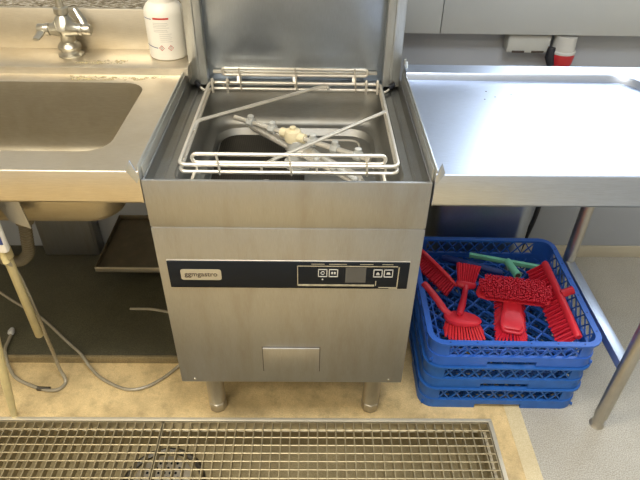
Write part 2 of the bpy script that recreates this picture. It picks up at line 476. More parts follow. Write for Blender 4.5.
# rear column
b = MB(); b.box(-.245, .248, .575, .59, .862, 1.60, .002); b.box(-.25, .25, .55, .59, .855, .868, .002); b.build('rear_panel', 'rear', dw)
for s in (-1, 1):
    b = MB(); c = s*.268
    b.box(c-.024, c+.024, .548, .60, .86, 1.95, .003); b.box(c-.004*1, c+.004, .544, .55, .86, 1.95, .001)
    b.build('column', 'post', dw)
b = MB(); b.box(-.23, .23, .56, .574, .888, .897, .003); b.build('rear_ledge', 'wire', dw)
# hood, raised well above the picture
b = MB()
L1 = [V((x, y, 1.48)) for x, y in ((-.29, .0), (.29, 0), (.29, .54), (-.29, .54))]
L2 = [V((p.x, p.y, 1.92)) for p in L1]; L3 = [V((p.x*.985, .01+p.y*.97, 1.93)) for p in L1]
L0 = [V((p.x*.985, .008+p.y*.97, 1.48)) for p in L1]; L00 = [V((p.x, p.y, 1.915)) for p in L0]
b.loft([L00, L0, L1, L2, L3], True, True); hood = b.build('hood', 'post', dw)
b = MB(); b.tube(fillet([(-.25, .0, 1.52), (-.25, -.06, 1.51), (.25, -.06, 1.51), (.25, 0, 1.52)], .03), .012, 10); b.build('handle', 'wire', hood)
# feet
for x, y, z0 in ((-.235, .105, 0), (.235, .105, 0), (-.235, .52, .03), (.235, .52, .03)):
    b = MB(); b.lathe([(.021, z0+.035), (.026, z0+.04), (.026, ZB+.002)], (x, y, 0), n=24)
    b.lathe([(.024, z0), (.0275, z0+.004), (.0275, z0+.036), (.024, z0+.039)], (x, y, 0), n=8)
    b.build('foot', 'leg', dw)
# control panel
b = MB(); b.box(-.275, .273, -.0045, .001, .597, .676, .0012); cp = b.build('control_panel', 'black', dw)
b = MB(); b.box(-.2755, .2735, -.0020, .0012, .5945, .5975, .0003); b.box(-.2755, .2735, -.0012, .0012, .675, .6775, .0003); b.build('panel_trim', 'wire', cp)
b = MB(); b.prism([V((p.x, -.0044, p.y)) for p in rrect(-.247, -.155, .6225, .6535, .006, 0)], (0, -.0014, 0)); bd = b.build('name_badge', 'badge', cp)
text('badge_lettering', 'ggmgastro', .0185, (-.201, -.0060, .6395), 'ink_dark', cp, sx=.98)
b = MB()
fr = [(.019, .6035, .206, .0016), ]
def hline(x0, x1, z, w): b.box(x0, x1, -.0052, -.0044, z-w/2, z+w/2, 0)
def vline(x, z0, z1, w): b.box(x-w/2, x+w/2, -.0052, -.0044, z0, z1, 0)
hline(.019, .246, .6655, .0022); vline(.019, .607, .6655, .0018); hline(.019, .196, .608, .0052); vline(.249, .604, .664, .0026)
hline(.206, .249, .602, .0018); vline(.199, .608, .622, .002); hline(.23, .25, .6, .003)
for x0, x1 in ((.05, .08), (.09, .13), (.16, .19), (.21, .235)): hline(x0, x1, .6715, .0012)
b.build('display_border', 'sticker', cp)
b = MB(); b.box(.128, .175, -.0050, -.0044, .617, .662, 0); b.build('display', 'lcd', cp)
for x, sym in ((.076, 1), (.1005, 2), (.202, 3), (.226, 4)):
    b = MB(); z = .6455; h, w = .0115, .0105
    b.box(x-w, x+w, -.0058, -.0046, z+h-.002, z+h, .0002); b.box(x-w, x+w, -.0058, -.0046, z-h, z-h+.002, .0002)
    b.box(x-w, x-w+.002, -.0058, -.0046, z-h, z+h, .0002); b.box(x+w-.002, x+w, -.0058, -.0046, z-h, z+h, .0002)
    bt = b.build('button', 'grey_plastic', cp)
    b = MB()
    if sym == 1: b.tube([(x+.0042*math.cos(a*PI/5), -.0050, z+.0042*math.sin(a*PI/5)) for a in range(10)], .0008, 5, True)
    elif sym == 2: b.box(x-.005, x-.001, -.0054, -.0046, z-.003, z+.003, 0); b.box(x+.001, x+.005, -.0054, -.0046, z-.003, z+.003, 0)
    elif sym == 3: b.prism([(x-.004, -.0046, z-.002), (x, -.0046, z+.004), (x+.004, -.0046, z-.002)], (0, -.0008, 0)); b.box(x-.004, x+.004, -.0054, -.0046, z-.005, z-.0035, 0)
    else: b.prism([(x-.005, -.0046, z-.003), (x+.005, -.0046, z-.003), (x+.003, -.0046, z+.003), (x-.003, -.0046, z+.003)], (0, -.0008, 0))
    b.build('button_symbol', 'grey_plastic', bt)
b = MB(); b.lathe([(.0018, 0), (.0018, .0012)], (.076, -.0044, .626), (0, -1, 0), 10); b.build('indicator_lamp', 'grey_plastic', cp)
# service flap
b = MB(); b.box(-.0725, .0725, -.0035, .001, .2985, .3885, .0012); fl = b.build('service_flap', 'front', dw)
b = MB()
for a in ((-.0745, .0745, .3890, .3905), (-.0745, -.073, .2965, .3905), (.073, .0745, .2965, .3905), (-.0745, .0745, .2965, .2985)): b.box(a[0], a[1], -.0006, .001, a[2], a[3], 0)
b.build('flap_gap', 'ink_dark', dw)
b = MB()
for s in (-1, 1):
    b = MB(); b.lathe([(.0035, 0), (.003, .0015), (.0, .002)], (s*.26, 0, .262), (0, -1, 0), 10)
    b.build('screw', 'chrome', dw)

# ------------------------------------------------------------------ wire rack guide in the tank
rk = thing('rack_guide', 'chromed wire rack guide lying over the open wash tank', 'wire rack', (0, .3, .85))
FX, FY0, FY1 = .238, .088, .540
def rect(z, r=.018): return fillet([(-FX, FY0, z), (FX, FY0, z), (FX, FY1, z), (-FX, FY1, z)], r, 5, True)
b = MB(); b.tube(rect(.871), .0045, 10, True); b.build('upper_rail', 'wire', rk)
b = MB(); b.tube(rect(.8535), .0045, 10, True); b.build('lower_rail', 'wire', rk)
for y, z0, z1, h in ((FY0+.002, .876, .8965, .208), (FY1+.010, .890, .908, .202)):
    c_ = (z0+z1)/2; r_ = (z1-z0)/2; L = []
    for k in range(9): a = PI/2+PI*k/8; L.append((-h+r_+r_*math.cos(a), y, c_+r_*math.sin(a)))
    for k in range(9): a = -PI/2+PI*k/8; L.append((h-r_+r_*math.cos(a), y, c_+r_*math.sin(a)))
    b = MB(); b.tube(L, .0042, 10, True); lp = b.build('guide_loop', 'wire', rk)
    for x in (-.155, 0, .165):
        b = MB(); yy = min(y, FY0) if y < .3 else FY1
        b.tube([(x, y-.005, z1+.003), (x+.002, y-.006, (z0+z1)/2), (x+.004, yy-.005, .868), (x+.005, yy-.004, .851)], .0055, 8, flat=.45)
        if y > .3: b.bar((x, FY1, .872), (x, y, z0), .012, .003)
        b.build('clip', 'wire', lp)
b = MB(); b.tube(fillet([(-FX, .268, .862), (-.232, .295, .873), (.055, .50, .874), (.088, .506, .878), (.092, .498, .873)], .012), .0046, 8); b.build('cross_wire', 'wire', rk)
b = MB(); b.tube(fillet([(FX, .372, .864), (.234, .355, .875), (-.035, .105, .876), (-.05, .09, .874)], .01), .0046, 8); b.build('cross_wire', 'wire', rk)
for x in (-.226, -.185, .197, .228):
    b = MB(); yb = .515
    b.tube(fillet([(x, FY1, .872), (x, yb, .893), (x, yb, .852)], .01), .0036, 8)
    b.build('corner_hook', 'wire', rk)
for s in (-1, 1):
    for y, ye in ((.11, .10), (.515, .525)):
        b = MB()
        if y > .3: b.tube(fillet([(s*(FX-.002), y, .8535), (s*.256, ye, .8565), (s*.268, ye+.012, .8635)], .006), .0034, 8)
        else: b.tube(fillet([(s*.205, FY0, .8535), (s*.207, .055, .8515), (s*.207, .028, .853)], .006), .0034, 8)
        b.build('support_hook', 'wire', rk)
        if y > .3:
            b = MB(); b.tube([(s*.262, ye+.006, .862), (s*.277, ye+.02, .869)], .006, 8); b.build('hook_tip', 'rubber', rk)
for x, y in [(q, FY0) for q in (-.20, -.06, .06, .21)]+[(q, FY1) for q in (-.2, 0, .2)]+[(e*FX, q) for e in (-1, 1) for q in (.14, .28, .42)]:
    b = MB(); b.tube([(x, y, .8535), (x, y, .871)], .0025, 6); b.build('rail_spacer', 'wire', rk)

# ------------------------------------------------------------------ sink
TZ = .905; LZ = .83
sk = thing('sink', 'stainless steel sink left of the dishwasher', 'sink', (-.8, .3, 0))
SX0 = -1.55; SX1 = -.2975
b = MB()
hole = rrect(-1.15, -.386, .084, .452, .055, TZ-.002, K)
rim = rrect(-1.158, -.378, .076, .460, .062, TZ, K)
out = outer_match(SX0, SX1, .004, .50, rim, TZ, K)
b.loft([out, rim, hole])
pr = [(.50, TZ), (.503, TZ+.018), (.508, TZ+.021), (.640, TZ+.021)]
b.loft([[(SX0, y, z) for y, z in pr], [(SX1+.012, y, z) for y, z in pr]], closed=False)
b.faces([(SX1+.012, .50, TZ), (SX1+.012, .503, TZ+.018), (SX1+.012, .508, TZ+.021), (SX1+.012, .64, TZ+.021), (SX1+.012, .64, TZ-.02), (SX1+.012, .50, TZ-.02)], [(0, 1, 2, 3, 4, 5)])
b.box(SX0, SX1, -.001, .004, LZ, TZ-.001, .0012); b.box(SX0, SX1-.002, -.001, .02, LZ, LZ+.004, .001)
b.tube([(SX0, .003, TZ-.003), (SX1-.001, .003, TZ-.003)], .0036, 10)
b.build('drainer_deck', 'deck', sk)
b = MB(); lo = [hole]
for ins, z, r in ((.003, .88, .056), (.008, .76, .06), (.012, .725, .064), (.022, .705, .068), (.045, .694, .07), (.10, .688, .07)):
    lo.append(rrect(-1.15+ins, -.386-ins, .084+ins, .452-ins, r, z, K))
b.loft(lo, cap1=True); b.build('basin', 'basin', sk)
b = MB(); b.box(SX0, SX1+.014, .640, .652, TZ-.02, 1.036, .002); b.build('splashback', 'deck', sk)
b = MB(); b.box(SX1-.004, SX1, .004, .50, TZ-.03, TZ+.010, .001); b.box(SX1, SX1+.0035, .02, .50, TZ-.034, TZ+.002, .001); b.build('side_flange', 'post', sk)
b = MB(); b.prism([(-.322, -.0012, TZ+.002), (-.304, -.0012, TZ-.028), (-.2975, -.0012, TZ-.012), (-.311, -.0012, TZ+.026)], (0, .004, 0), .0006)
b.build('corner_tab', 'table', sk)
for x in (-1.5,):
    for y in (.05, .6):
        b = MB(); b.lathe([(.019, 0 if y < .2 else .03), (.019, LZ+.03)], (x, y, 0), n=16); b.build('leg', 'leg', sk)
b = MB(); b.lathe([(.03, 0), (.035, .002), (.032, .004), (.0, .003)], (-.8, .26, .6885), n=24); b.build('waste_outlet', 'chrome', sk)
b = MB(); b.prism([(-.66, .06, .83), (-.598, .06, .83), (-.588, .06, .715), (-.63, .06, .735)], (0, .003, 0)); b.build('under_bracket', 'front', sk)
# limescale streaks along the step
m, nt, bs = new_mat('limescale')
n = noise(nt, 60, 6, .7); al = ramp(nt, n, [(.48, (0, 0, 0, 1)), (.62, (.75, .75, .75, 1))])
bs.inputs['Base Color'].default_value = lin((206, 192, 150)); bs.inputs['Roughness'].default_value = .8
nt.links.new(al, bs.inputs['Alpha']); M['scale'] = m
b = MB()
b.prism([(-.60, .528, TZ+.0213), (-.56, .523, TZ+.0213), (-.46, .525, TZ+.0213), (-.455, .55, TZ+.0213), (-.51, .556, TZ+.0213), (-.565, .54, TZ+.0213)], (0, 0, .0003))
b.prism([(-.585, .46, TZ+.0002), (-.41, .464, TZ+.0002), (-.36, .48, TZ+.0002), (-.345, .492, TZ+.0002), (-.46, .487, TZ+.0002), (-.60, .492, TZ+.0002)], (0, 0, .0003))
b.build('limescale_stain', 'scale', sk)

# ------------------------------------------------------------------ mixer tap
FXc, FYc, FZ = -.622, .590, TZ+.021
tp = thing('mixer_tap', 'chrome two-lever mixer tap behind the sink basin', 'tap', (FXc, FYc, FZ))
b = MB(); b.lathe([(.034, 0), (.035, .004), (.026, .010), (.025, .014), (.030, .019), (.031, .026), (.025, .034), (.019, .038), (.019, .052), (.026, .066), (.033, .074), (.030, .088), (.018, .103), (.015, .108), (.019, .112), (.019, .126), (.012, .130), (.012, .134)], (FXc, FYc, FZ), n=28)
for s in (-1, 1):
    b.tube([(FXc+s*.010, FYc-.006, FZ+.076), (FXc+s*.024, FYc-.006, FZ+.072), (FXc+s*.038, FYc-.006, FZ+.071)], [.026, .019, .015], 14)
b.build('tap_body', 'chrome', tp)
for s in (-1, 1):
    b = MB(); x = FXc+s*.038
    b.lathe([(.0135, 0), (.0165, .002), (.0165, .010), (.014, .012), (.015, .03), (.012, .034), (.0, .035)], (x, FYc-.006, FZ+.071), (s, 0, 0), 16)
    e = V((x+s*.022, FYc-.006, FZ+.071))
    if s < 0: b.tube([e, e+V((.0, -.03, -.008)), e+V((-.002, -.05, -.012))], [.010, .011, .009], 10, flat=.5)
    else: b.tube([e, e+V((-.012, .016, .022)), e+V((-.030, .030, .046))], [.010, .0095, .007], 10, flat=.45)
    b.build('lever', 'chrome', tp)
b = MB(); b.tube(spline([(FXc, FYc, FZ+.13), (FXc-.001, FYc, FZ+.20), (FXc-.002, FYc-.001, FZ+.30), (FXc-.003, FYc-.03, FZ+.375), (FXc-.004, FYc-.10, FZ+.415), (FXc-.004, FYc-.18, FZ+.385), (FXc-.004, FYc-.20, FZ+.33)], 6), .0105, 12); b.build('spout', 'chrome', tp)

# ------------------------------------------------------------------ white bottle
BX, BY = -.352, .600; BZ = FZ; R_ = .0525
bt = thing('bottle', 'white plastic detergent bottle on the sink ledge', 'bottle', (BX, BY, BZ))
b = MB(); b.lathe([(.047, 0), (.051, .003), (R_, .010), (R_, .118), (.051, .128), (.044, .139), (.036, .146), (.035, .168)], (BX, BY, BZ), n=40); b.build('body', 'white_plastic', bt)
b = MB(); b.lathe([(.036, .167), (.039, .169), (.039, .2), (.036, .203), (.0, .203)], (BX, BY, BZ), n=40, cap=False)
for k in range(36):
    a = 2*PI*k/36; b.bar((BX+.038*math.cos(a), BY+.038*math.sin(a), BZ+.171), (BX+.038*math.cos(a), BY+.038*math.sin(a), BZ+.199), .002, .002)
b.build('cap', 'white_plastic', bt)
def patch(a0, a1, z0, z1, k=8, slope=0.):
    """curved label patch, angles in degrees seen from the front (0 = towards -Y)"""
    L = []
    for i in range(k+1):
        f = i/k; a = math.radians(a0+(a1-a0)*f)-PI/2; r = R_+.0004
        L.append([(BX+r*math.cos(a), BY+r*math.sin(a), BZ+z0+slope*f), (BX+r*math.cos(a), BY+r*math.sin(a), BZ+z1+slope*f)])
    b.loft(L, closed=False)
b = MB(); patch(-22, 24, .110, .1145); lb = b.build('red_stripe', 'ink_red', bt)
b = MB(); patch(-68, -28, .109, .1105); b.build('blue_line', 'ink_blue', bt)
b = MB(); patch(-66, -18, .038, .040, slope=-.004); b.build('blue_line', 'ink_blue', bt)
b = MB()
for z in (.1, .096, .092, .088, .082, .078): patch(-24, 24-random.random()*14, z, z+.0016)
for z in (.072, .067, .062, .057, .052): patch(-8, 28-random.random()*8, z, z+.0014)
b.build('small_print', 'ink_grey', bt)
b = MB()
for a in (-6, 20):
    am = math.radians(a)-PI/2; r = R_+.0004
    c_ = V((BX+r*math.cos(am), BY+r*math.sin(am), BZ+.036)); u = V((-math.sin(am), math.cos(am), 0))
    b = MB(); b.tube([c_+u*(.0068*math.cos(q*PI/2))+V((0, 0, .0068*math.sin(q*PI/2))) for q in range(4)], .0008, 5, True)
    b.build('hazard_diamond', 'ink_red', bt)
b = MB()
for a in (-6, 20):
    am = math.radians(a)-PI/2; r = R_+.0006
    c_ = V((BX+r*math.cos(am), BY+r*math.sin(am), BZ+.036))
    b = MB(); b.bar(c_-V((0, 0, .003)), c_+V((0, 0, .004)), .0014, .0006)
    b.build('hazard_mark', 'ink_dark', bt)

# ------------------------------------------------------------------ side table on the right
st = thing('side_table', 'stainless steel side table right of the dishwasher', 'table', (.64, .28, 0))
AX0, AX1, AY1 = .300, .985, .545
b = MB()
ex = .030
hin = [V((.914, .004, TZ)), V((.914, .42, TZ))]+[V((.844+.07*math.cos(a), .42+.07*math.sin(a), TZ)) for a in [PI/2*i/8 for i in range(1, 9)]]+[V((AX0, .49, TZ))]
def up(P, o, z):
    n = len(P); out = []
    for i, p in enumerate(P):
        if i == 0: q = V((p.x+o, p.y, z))
        elif i == n-1: q = V((p.x, p.y+o, z))
        else:
            t = (P[i+1]-P[i-1]).normalized(); q = p+V((t.y, -t.x, 0))*o; q.z = z
        out.append(q)
    return out
l1 = up(hin, .003, TZ+.016); l2 = up(hin, .006, TZ+.019)
l3 = [V((AX1, .004, TZ+.022)), V((AX1, .42, TZ+.022))]
for i in range(1, 9):
    a = PI/2*i/8
    l3.append(V((AX1, .42+(AY1-.42)*min(1, i/4), TZ+.022)) if i <= 4 else V((AX1+(.844-AX1)*(i-4)/4, AY1, TZ+.022)))
l3.append(V((AX0, AY1, TZ+.022)))
l4 = [V((p.x, p.y, LZ)) for p in l3]
b.loft([hin, l1, l2, l3, l4], closed=False)
b.faces([(AX0, .004, TZ)]+[tuple(p) for p in hin], [tuple(range(len(hin)+1))])
b.box(AX0, AX1, -.001, .004, LZ, TZ-.001, .0012); b.box(AX0, AX1, -.001, .02, LZ, LZ+.004, .001)
b.tube([(AX0+.001, .003, TZ-.003), (AX1, .003, TZ-.003)], .0036, 10)
b.faces([(.914, .002, TZ-.004), (.917, .002, TZ+.016), (.92, .002, TZ+.019), (AX1, .002, TZ+.022), (AX1, .002, TZ-.004)], [(0, 1, 2, 3, 4)])
b.build('tabletop', 'table', st)
b = MB(); b.box(AX0, AX0+.004, .004, AY1, TZ-.03, TZ+.008, .001); b.box(AX0-.0035, AX0, .02, AY1, TZ-.034, TZ+.002, .001); b.build('side_flange', 'post', st)
b = MB(); b.prism([(.2985, -.0012, TZ-.012), (.305, -.0012, TZ-.022), (.318, -.0012, TZ+.004), (.309, -.0012, TZ+.026)], (0, .004, 0), .0006); b.build('corner_tab', 'table', st)
b = MB(); b.prism([(.300, AY1+.002, TZ-.0), (.306, AY1+.002, TZ+.004), (.306, AY1+.002, TZ+.036), (.300, AY1+.002, TZ+.034)], (0, .01, 0), .0006); b.prism([(.3005, .535, TZ+.034), (.3045, .535, TZ+.034), (.3045, .545, TZ), (.3045, .50, TZ), (.3005, .50, TZ)], (.003, 0, 0)); b.build('rear_tab', 'post', st)
LX = .925
for y in (.045, .505):
    b = MB(); b.lathe([(.0195, .045), (.0195, LZ+.06)], (LX, y, 0), n=20); lg = b.build('leg', 'leg', st)
    b = MB(); b.lathe([(.021, 0), (.022, .003), (.0165, .01), (.0165, .044), (.0185, .046)], (LX, y, 0), n=16); b.build('foot', 'leg', lg)
b = MB(); b.box(LX-.016, LX+.016, .05, .50, .245, .275, .002); b.build('stretcher', 'table', st)
b = MB()
for x, y in ((.50, .42), (.485, .37), (.515, .385), (.56, .40), (.78, .31), (.76, .27), (.86, .37)):
    b = MB(); b.sphere((x, y, TZ+.0004), .0022, (1, 1, .3), 8, 6)
    b.build('crumb', 'ink_dark', st)

# ------------------------------------------------------------------ things on the back wall and under the tables
b = MB(); b.box(.664, .80, .815, .8655, .868, .925, .006)
t = thing('junction_box', 'white junction box on the back wall beside the red plug', 'junction box', (.734, .864, .866))
b.build('box_body', 'box_shaded', t)
b = MB(); b.box(.682, .722, .8135, .816, .869, .876, .001); b.build('slot', 'ink_dark', t)
b = MB(); b.box(.744, .784, .8135, .816, .869, .876, .001); b.build('slot', 'ink_dark', t)
t = thing('power_plug', 'red and grey industrial plug on the back wall', 'plug', (.86, .84, .84))
b = MB(); b.lathe([(.034, .09), (.036, .045), (.040, .042), (.040, .036)], (.846, .822, .835), n=24); b.build('socket_body', 'grey_plastic', t)
b = MB(); b.lathe([(.039, .038), (.040, .028), (.038, .006), (.032, -.012), (.022, -.026)], (.846, .822, .835), n=24); b.build('plug_body', 'plug_red_shaded', t)
b = MB(); b.tube([(.806, .812, .89), (.803, .806, .86), (.812, .802, .835)], [.012, .015, .012], 12); b.build('socket_hinge', 'rubber', t)
b = MB(); b.tube(spline([(.848, .822, .812), (.862, .815, .74), (.884, .79, .55), (.892, .765, .38), (.886, .755, .27), (.874, .755, .18), (.870, .775, .08), (.868, .81, .02), (.855, .836, .010), (.78, .838, .010), (.45, .838, .010)], 8), .009, 10)
tag(b.build('power_cable', 'rubber'), 'black power cable hanging behind the side table', 'cable')
b = MB()
L = [rrect(.47, .85, .655, .822, .07, z) for z in (0., .004, .55, .556)]
L[0] = rrect(.474, .846, .659, .818, .066, 0.0)
b.loft(L+[rrect(.472, .848, .657, .820, .068, .552), rrect(.474, .846, .659, .818, .066, .02)], True, True)
t = thing('steel_bin', 'tall stainless steel bin behind the blue racks', 'bin', (.66, .75, 0))
b.build('bin_body', 'rear', t)
b = MB(); b.tube(rrect(.468, .852, .653, .824, .072, .556), .005, 8, True); b.build('rolled_rim', 'wire', t)
# tray under the sink
t = thing('drip_tray', 'shallow steel tray under the sink beside the dishwasher', 'tray', (-.56, .7, .15))
b = MB()
x0, x1, y0, y1, z = -.712, -.34, .545, .864, .165
b.box(x0, x1, y0, y1, z, z+.003, 0); b.box(x0, x0+.003, y0, y1, z, z+.022, .0008); b.box(x0, x1, y1-.003, y1, z, z+.022, .0008); b.box(x1-.003, x1, y0, y1, z, z+.022, .0008)
b.build('tray_body', 'tray', t)
b = MB(); b.box(x0, x1, y0-.001, y0+.003, z, z+.022, .0008); b.build('front_lip', 'leg', t)
for x in (x0+.05, x1-.05):
    b = MB(); b.prism([(x, .864, .04), (x, .864, z), (x, .66, z), (x, .66, z-.01)], (.004, 0, 0)); b.build('bracket', 'dark_steel', t)
t = thing('steel_cabinet', 'low steel cabinet against the wall under the sink basin', 'cabinet', (-.9, .8, .03))
b = MB(); b.box(-1.02, -.80, .80, .862, .030, .66, .006); b.build('cabinet_body', 'front', t)
b = MB(); b.box(-1.01, -.81, .796, .801, .045, .62, .002); b.build('door', 'front', t)

# ------------------------------------------------------------------ hoses and pipes on the left
t = thing('dosing_unit', 'white plastic dosing unit under the sink front edge', 'dosing unit', (-.71, .06, .74))
b = MB(); b.box(-.80, -.636, .02, .040, .672, .829, .008); b.build('housing', 'white_plastic', t)
b = MB(); b.box(-.672, -.639, .0188, .0202, .70, .768, .0003); lb = b.build('blue_label', 'ink_blue', t)
b = MB(); b.box(-.667, -.644, .0182, .019, .735, .742, .0002); b.box(-.667, -.648, .0182, .019, .718, .722, .0002); b.build('label_print', 'ink_grey', lb)
b = MB(); b.lathe([(.008, 0), (.008, .03), (.006, .046)], (-.662, .04, .632), n=14); b.build('hose_tail', 'cream_plastic', t)
b = MB(); b.lathe([(.0085, .372), (.0105, .375), (.0105, .655), (.0085, .66)], (-.662, .05, 0), n=18); b.lathe([(.015, .64), (.015, .668)], (-.662, .05, 0), n=18)
tag(b.build('suction_pipe', 'beige_plastic'), 'straight beige plastic pipe hanging below the dosing unit', 'pipe')
b = MB(); p0, p1 = V((-.850, .066, .0)), V((-.672, -.022, .80)); d = (p1-p0)
b.tube([p0+d*f for f in (0, .02, .2, .5, .8, 1.08)], [.0085, .0095, .0115, .0135, .013, .011], 14)
tag(b.build('cleaning_stick', 'cream_plastic'), 'cream stick leaning on the sink edge at the far left', 'stick')
hA = spline([(-.660, .04, .636), (-.657, .055, .583), (-.664, .075, .44), (-.700, .13, .30), (-.745, .20, .14), (-.752, .21, .05), (-.735, .19, .009), (-.75, .158, .008), (-.80, .160, .008), (-.886, .195, .008), (-.93, .235, .014), (-.962, .29, .038), (-.968, .33, .04), (-.971, .36, .04)], 8)
t = thing('drain_hose', 'clear hose hanging from the dosing unit and looping over the floor', 'hose', (-.75, .16, 0))
b = MB(); b.tube(hA, .0055, 8); b.build('tube', 'hose', t)
b = MB(); b.lathe([(.006, 0), (.010, .003), (.011, .012), (.007, .024), (.0, .026)], (-.971, .358, .0445), (-.1, 1, .1), 12); b.build('end_cap', 'grey_plastic', t)
b = MB(); b.tube([(-.775, .160, .008), (-.815, .162, .008)], .007, 8); b.build('joint', 'dark_steel', t)
b = MB(); b.tube(spline([(-1.30, .70, .036), (-1.1, .572, .036), (-1.029, .525, .036), (-.902, .445, .036), (-.774, .335, .036), (-.715, .285, .037), (-.693, .262, .034), (-.665, .235, .016), (-.618, .199, .007), (-.538, .162, .007), (-.48, .168, .007), (-.43, .204, .007), (-.39, .25, .009), (-.37, .27, .02), (-.35, .30, .036), (-.25, .40, .036)], 8), .0052, 8)
tag(b.build('long_hose', 'hose'), 'long clear hose curving down from the plinth to under the dishwasher', 'hose')
b = MB(); b.tube(spline([(-.602, .493, .0362), (-.53, .492, .0362), (-.466, .479, .0362), (-.38, .46, .0362), (-.30, .45, .0362)], 6), .0052, 8)
tag(b.build('short_hose', 'hose'), 'short pale hose end lying on the plinth beside the dishwasher', 'hose')
t = thing('waste_pipe', 'grey corrugated waste hose with black elbow under the sink', 'waste pipe', (-.66, .15, .6))
P = spline([(-.652, .15, .68), (-.657, .15, .65), (-.664, .15, .61), (-.672, .152, .575), (-.690, .155, .55), (-.712, .16, .536), (-.75, .17, .53), (-.82, .2, .56)], 10)
b = MB(); b.tube(P, [.0135+.0022*(i % 2) for i in range(len(P))], 12); b.build('corrugated_hose', 'flex', t)
b = MB(); b.tube(fillet([(-.76, .15, .704), (-.70, .15, .708), (-.660, .15, .708), (-.650, .15, .682)], .02), .020, 14); b.tube([(-.700, .15, .708), (-.684, .15, .708)], .024, 14); b.build('elbow', 'elbow', t)
b = MB(); b.tube([(-.650, .15, .686), (-.653, .15, .668)], .021, 14); b.build('nut', 'flex', t)

# ------------------------------------------------------------------ blue dish racks
def rr2(ins, r):
    L = rrect(ins, .5-ins, ins, .5-ins, r, 0, 6); return [(p.x, p.y) for p in L]
def dish_rack(z, label, mat, dx=0., dy=0., p=.062, off=0.):
    t = thing('dish_rack', label, 'dish rack', (0, 0, 0), 'stacked blue dish racks')
    nt_ = .072
    b = MB()
    b.strip(rr2(.006, .045), .010, .018, .037, True)
    # lower band is cut by a hand hole on each side
    base = rr2(.006, .045); n = 6
    for c in range(4):
        arc = base[c*n:(c+1)*n]
        a, e = V(arc[0]), V(arc[-1])
        mids = [V((.25+nt_, .006)), V((.494, .25-nt_)), V((.494, .25+nt_)), V((.25+nt_, .494)), V((.25-nt_, .494)), V((.006, .25+nt_)), V((.006, .25-nt_)), V((.25-nt_, .006))]
        s_, f_ = mids[c*2], mids[c*2+1]
        b.strip([s_]+[V(p) for p in arc]+[f_], .010, 0.0, .0185)
        # solid corner column
        ins = .009; col = rr2(ins, .043)[c*n:(c+1)*n]
        ex = {0: ((.437, ins), (.5-ins, .063)), 1: ((.5-ins, .437), (.437, .5-ins)), 2: ((.063, .5-ins), (ins, .437)), 3: ((ins, .063), (.063, ins))}[c]
        b.strip([V(ex[0])]+[V(p) for p in col]+[V(ex[1])], .006, .036, .092)
    b.build('lower_band', mat, t)
    b = MB(); b.strip(rr2(0., .05), .017, .0895, .0955, True); b.strip(rr2(.004, .047), .009, .0845, .09, True)
    rim_ = b.build('rim', mat, t)
    if z > .15:
        for k in range(6):
            q = .06+.38*k/5
            for x, y in ((q, .0085), (.4915, q)):
                b = MB(); b.lathe([(.0026, 0), (.0026, .0006)], (x, y, .0953), n=8); b.build('rim_hole', 'navy', rim_)
    def P(side, s, y):   # a point on one side, s along it
        i = .0125
        return [V((s, i, y)), V((.5-i, s, y)), V((s, .5-i, y)), V((i, s, y))][side]
    N = 10; a0, a1, z0, z1 = .058, .442, .035, .0885
    for side in range(4):
        b = MB(); st_ = (a1-a0)/N
        nrm = [V((0, 1, 0)), V((1, 0, 0))][side % 2]
        for k in range(N):
            s0, s1 = a0+st_*k, a0+st_*(k+1)
            b.bar(P(side, s0, z0), P(side, s1, z1), .0042, .0036, nrm)
            b.bar(P(side, s1, z0), P(side, s0, z1), .0042, .0036, nrm)
        b.build('lattice_side', mat, t)
    b = MB(); lo_, hi = .014, .486
    for k in range(-16, 17):
        for sg in (1, -1):
            c = k*p+off
            pts = []
            # x - .25 = u ; y-.25 = sg*u + c
            u0 = max(lo_-.25, min((lo_-.25-c)/sg, (hi-.25-c)/sg)); u1 = min(hi-.25, max((lo_-.25-c)/sg, (hi-.25-c)/sg))
            if u1-u0 > .02: b.bar((.25+u0, .25+sg*u0+c, .014), (.25+u1, .25+sg*u1+c, .014), .0042, .009)
    for r in (.10, .2): b.strip(rr2(.25-r, .03), .004, .010, .019, True)
    b.build('base_grid', mat, t)
    t.location = (.3825+dx, .100+dy, z); t.rotation_euler = (0, 0, -.0128)
    return t
dish_rack(.0, 'blue dish rack at the bottom of the stack, on the floor', 'blue_lower', .0, 0, .034)
dish_rack(.099, 'blue dish rack in the middle of the stack of three', 'blue_lower', .001, .0, .034, .017)
dish_rack(.198, 'topmost blue dish rack, holding the red brushes', 'blue', .002, .0)

# ------------------------------------------------------------------ brushes
def frame(o, x, z):
    x = V(x).normalized(); z = V(z); z = (z-x*z.dot(x)).normalized(); y = z.cross(x)
    return Matrix(((x.x, y.x, z.x, o[0]), (x.y, y.y, z.y, o[1]), (x.z, y.z, z.z, o[2]), (0, 0, 0, 1)))
def tufts(m, spots, r=.0028, jit=.0015, n=6):
    """bristle tufts: (root, tip) pairs in local space"""
    b = MB()
    for a, e in spots:
        e = V(e)+V((random.uniform(-jit, jit), random.uniform(-jit, jit), random.uniform(-jit, jit)))
        b.tube([m @ V(a), m @ (V(a).lerp(e, .5)), m @ e], [r*.8, r, r*1.15], n)
    return b
def block(m, sec, n=16):
    """lofted block: list of (x, half-width, z-bottom, z-top, y-offset)"""
    b = MB(); L = []
    for x, w, z0, z1, yo in sec:
        c, h = (z0+z1)/2, (z1-z0)/2; ring = []
        for k in range(n):
            a = 2*PI*k/n; ca, sa = math.cos(a), math.sin(a); e = .62
            ring.append(m @ V((x, yo+w*math.copysign(abs(ca)**e, ca), c+h*math.copysign(abs(sa)**e, sa))))
        L.append(ring)
    b.loft(L, True, True); return b
GR = 'brushes in the top rack'

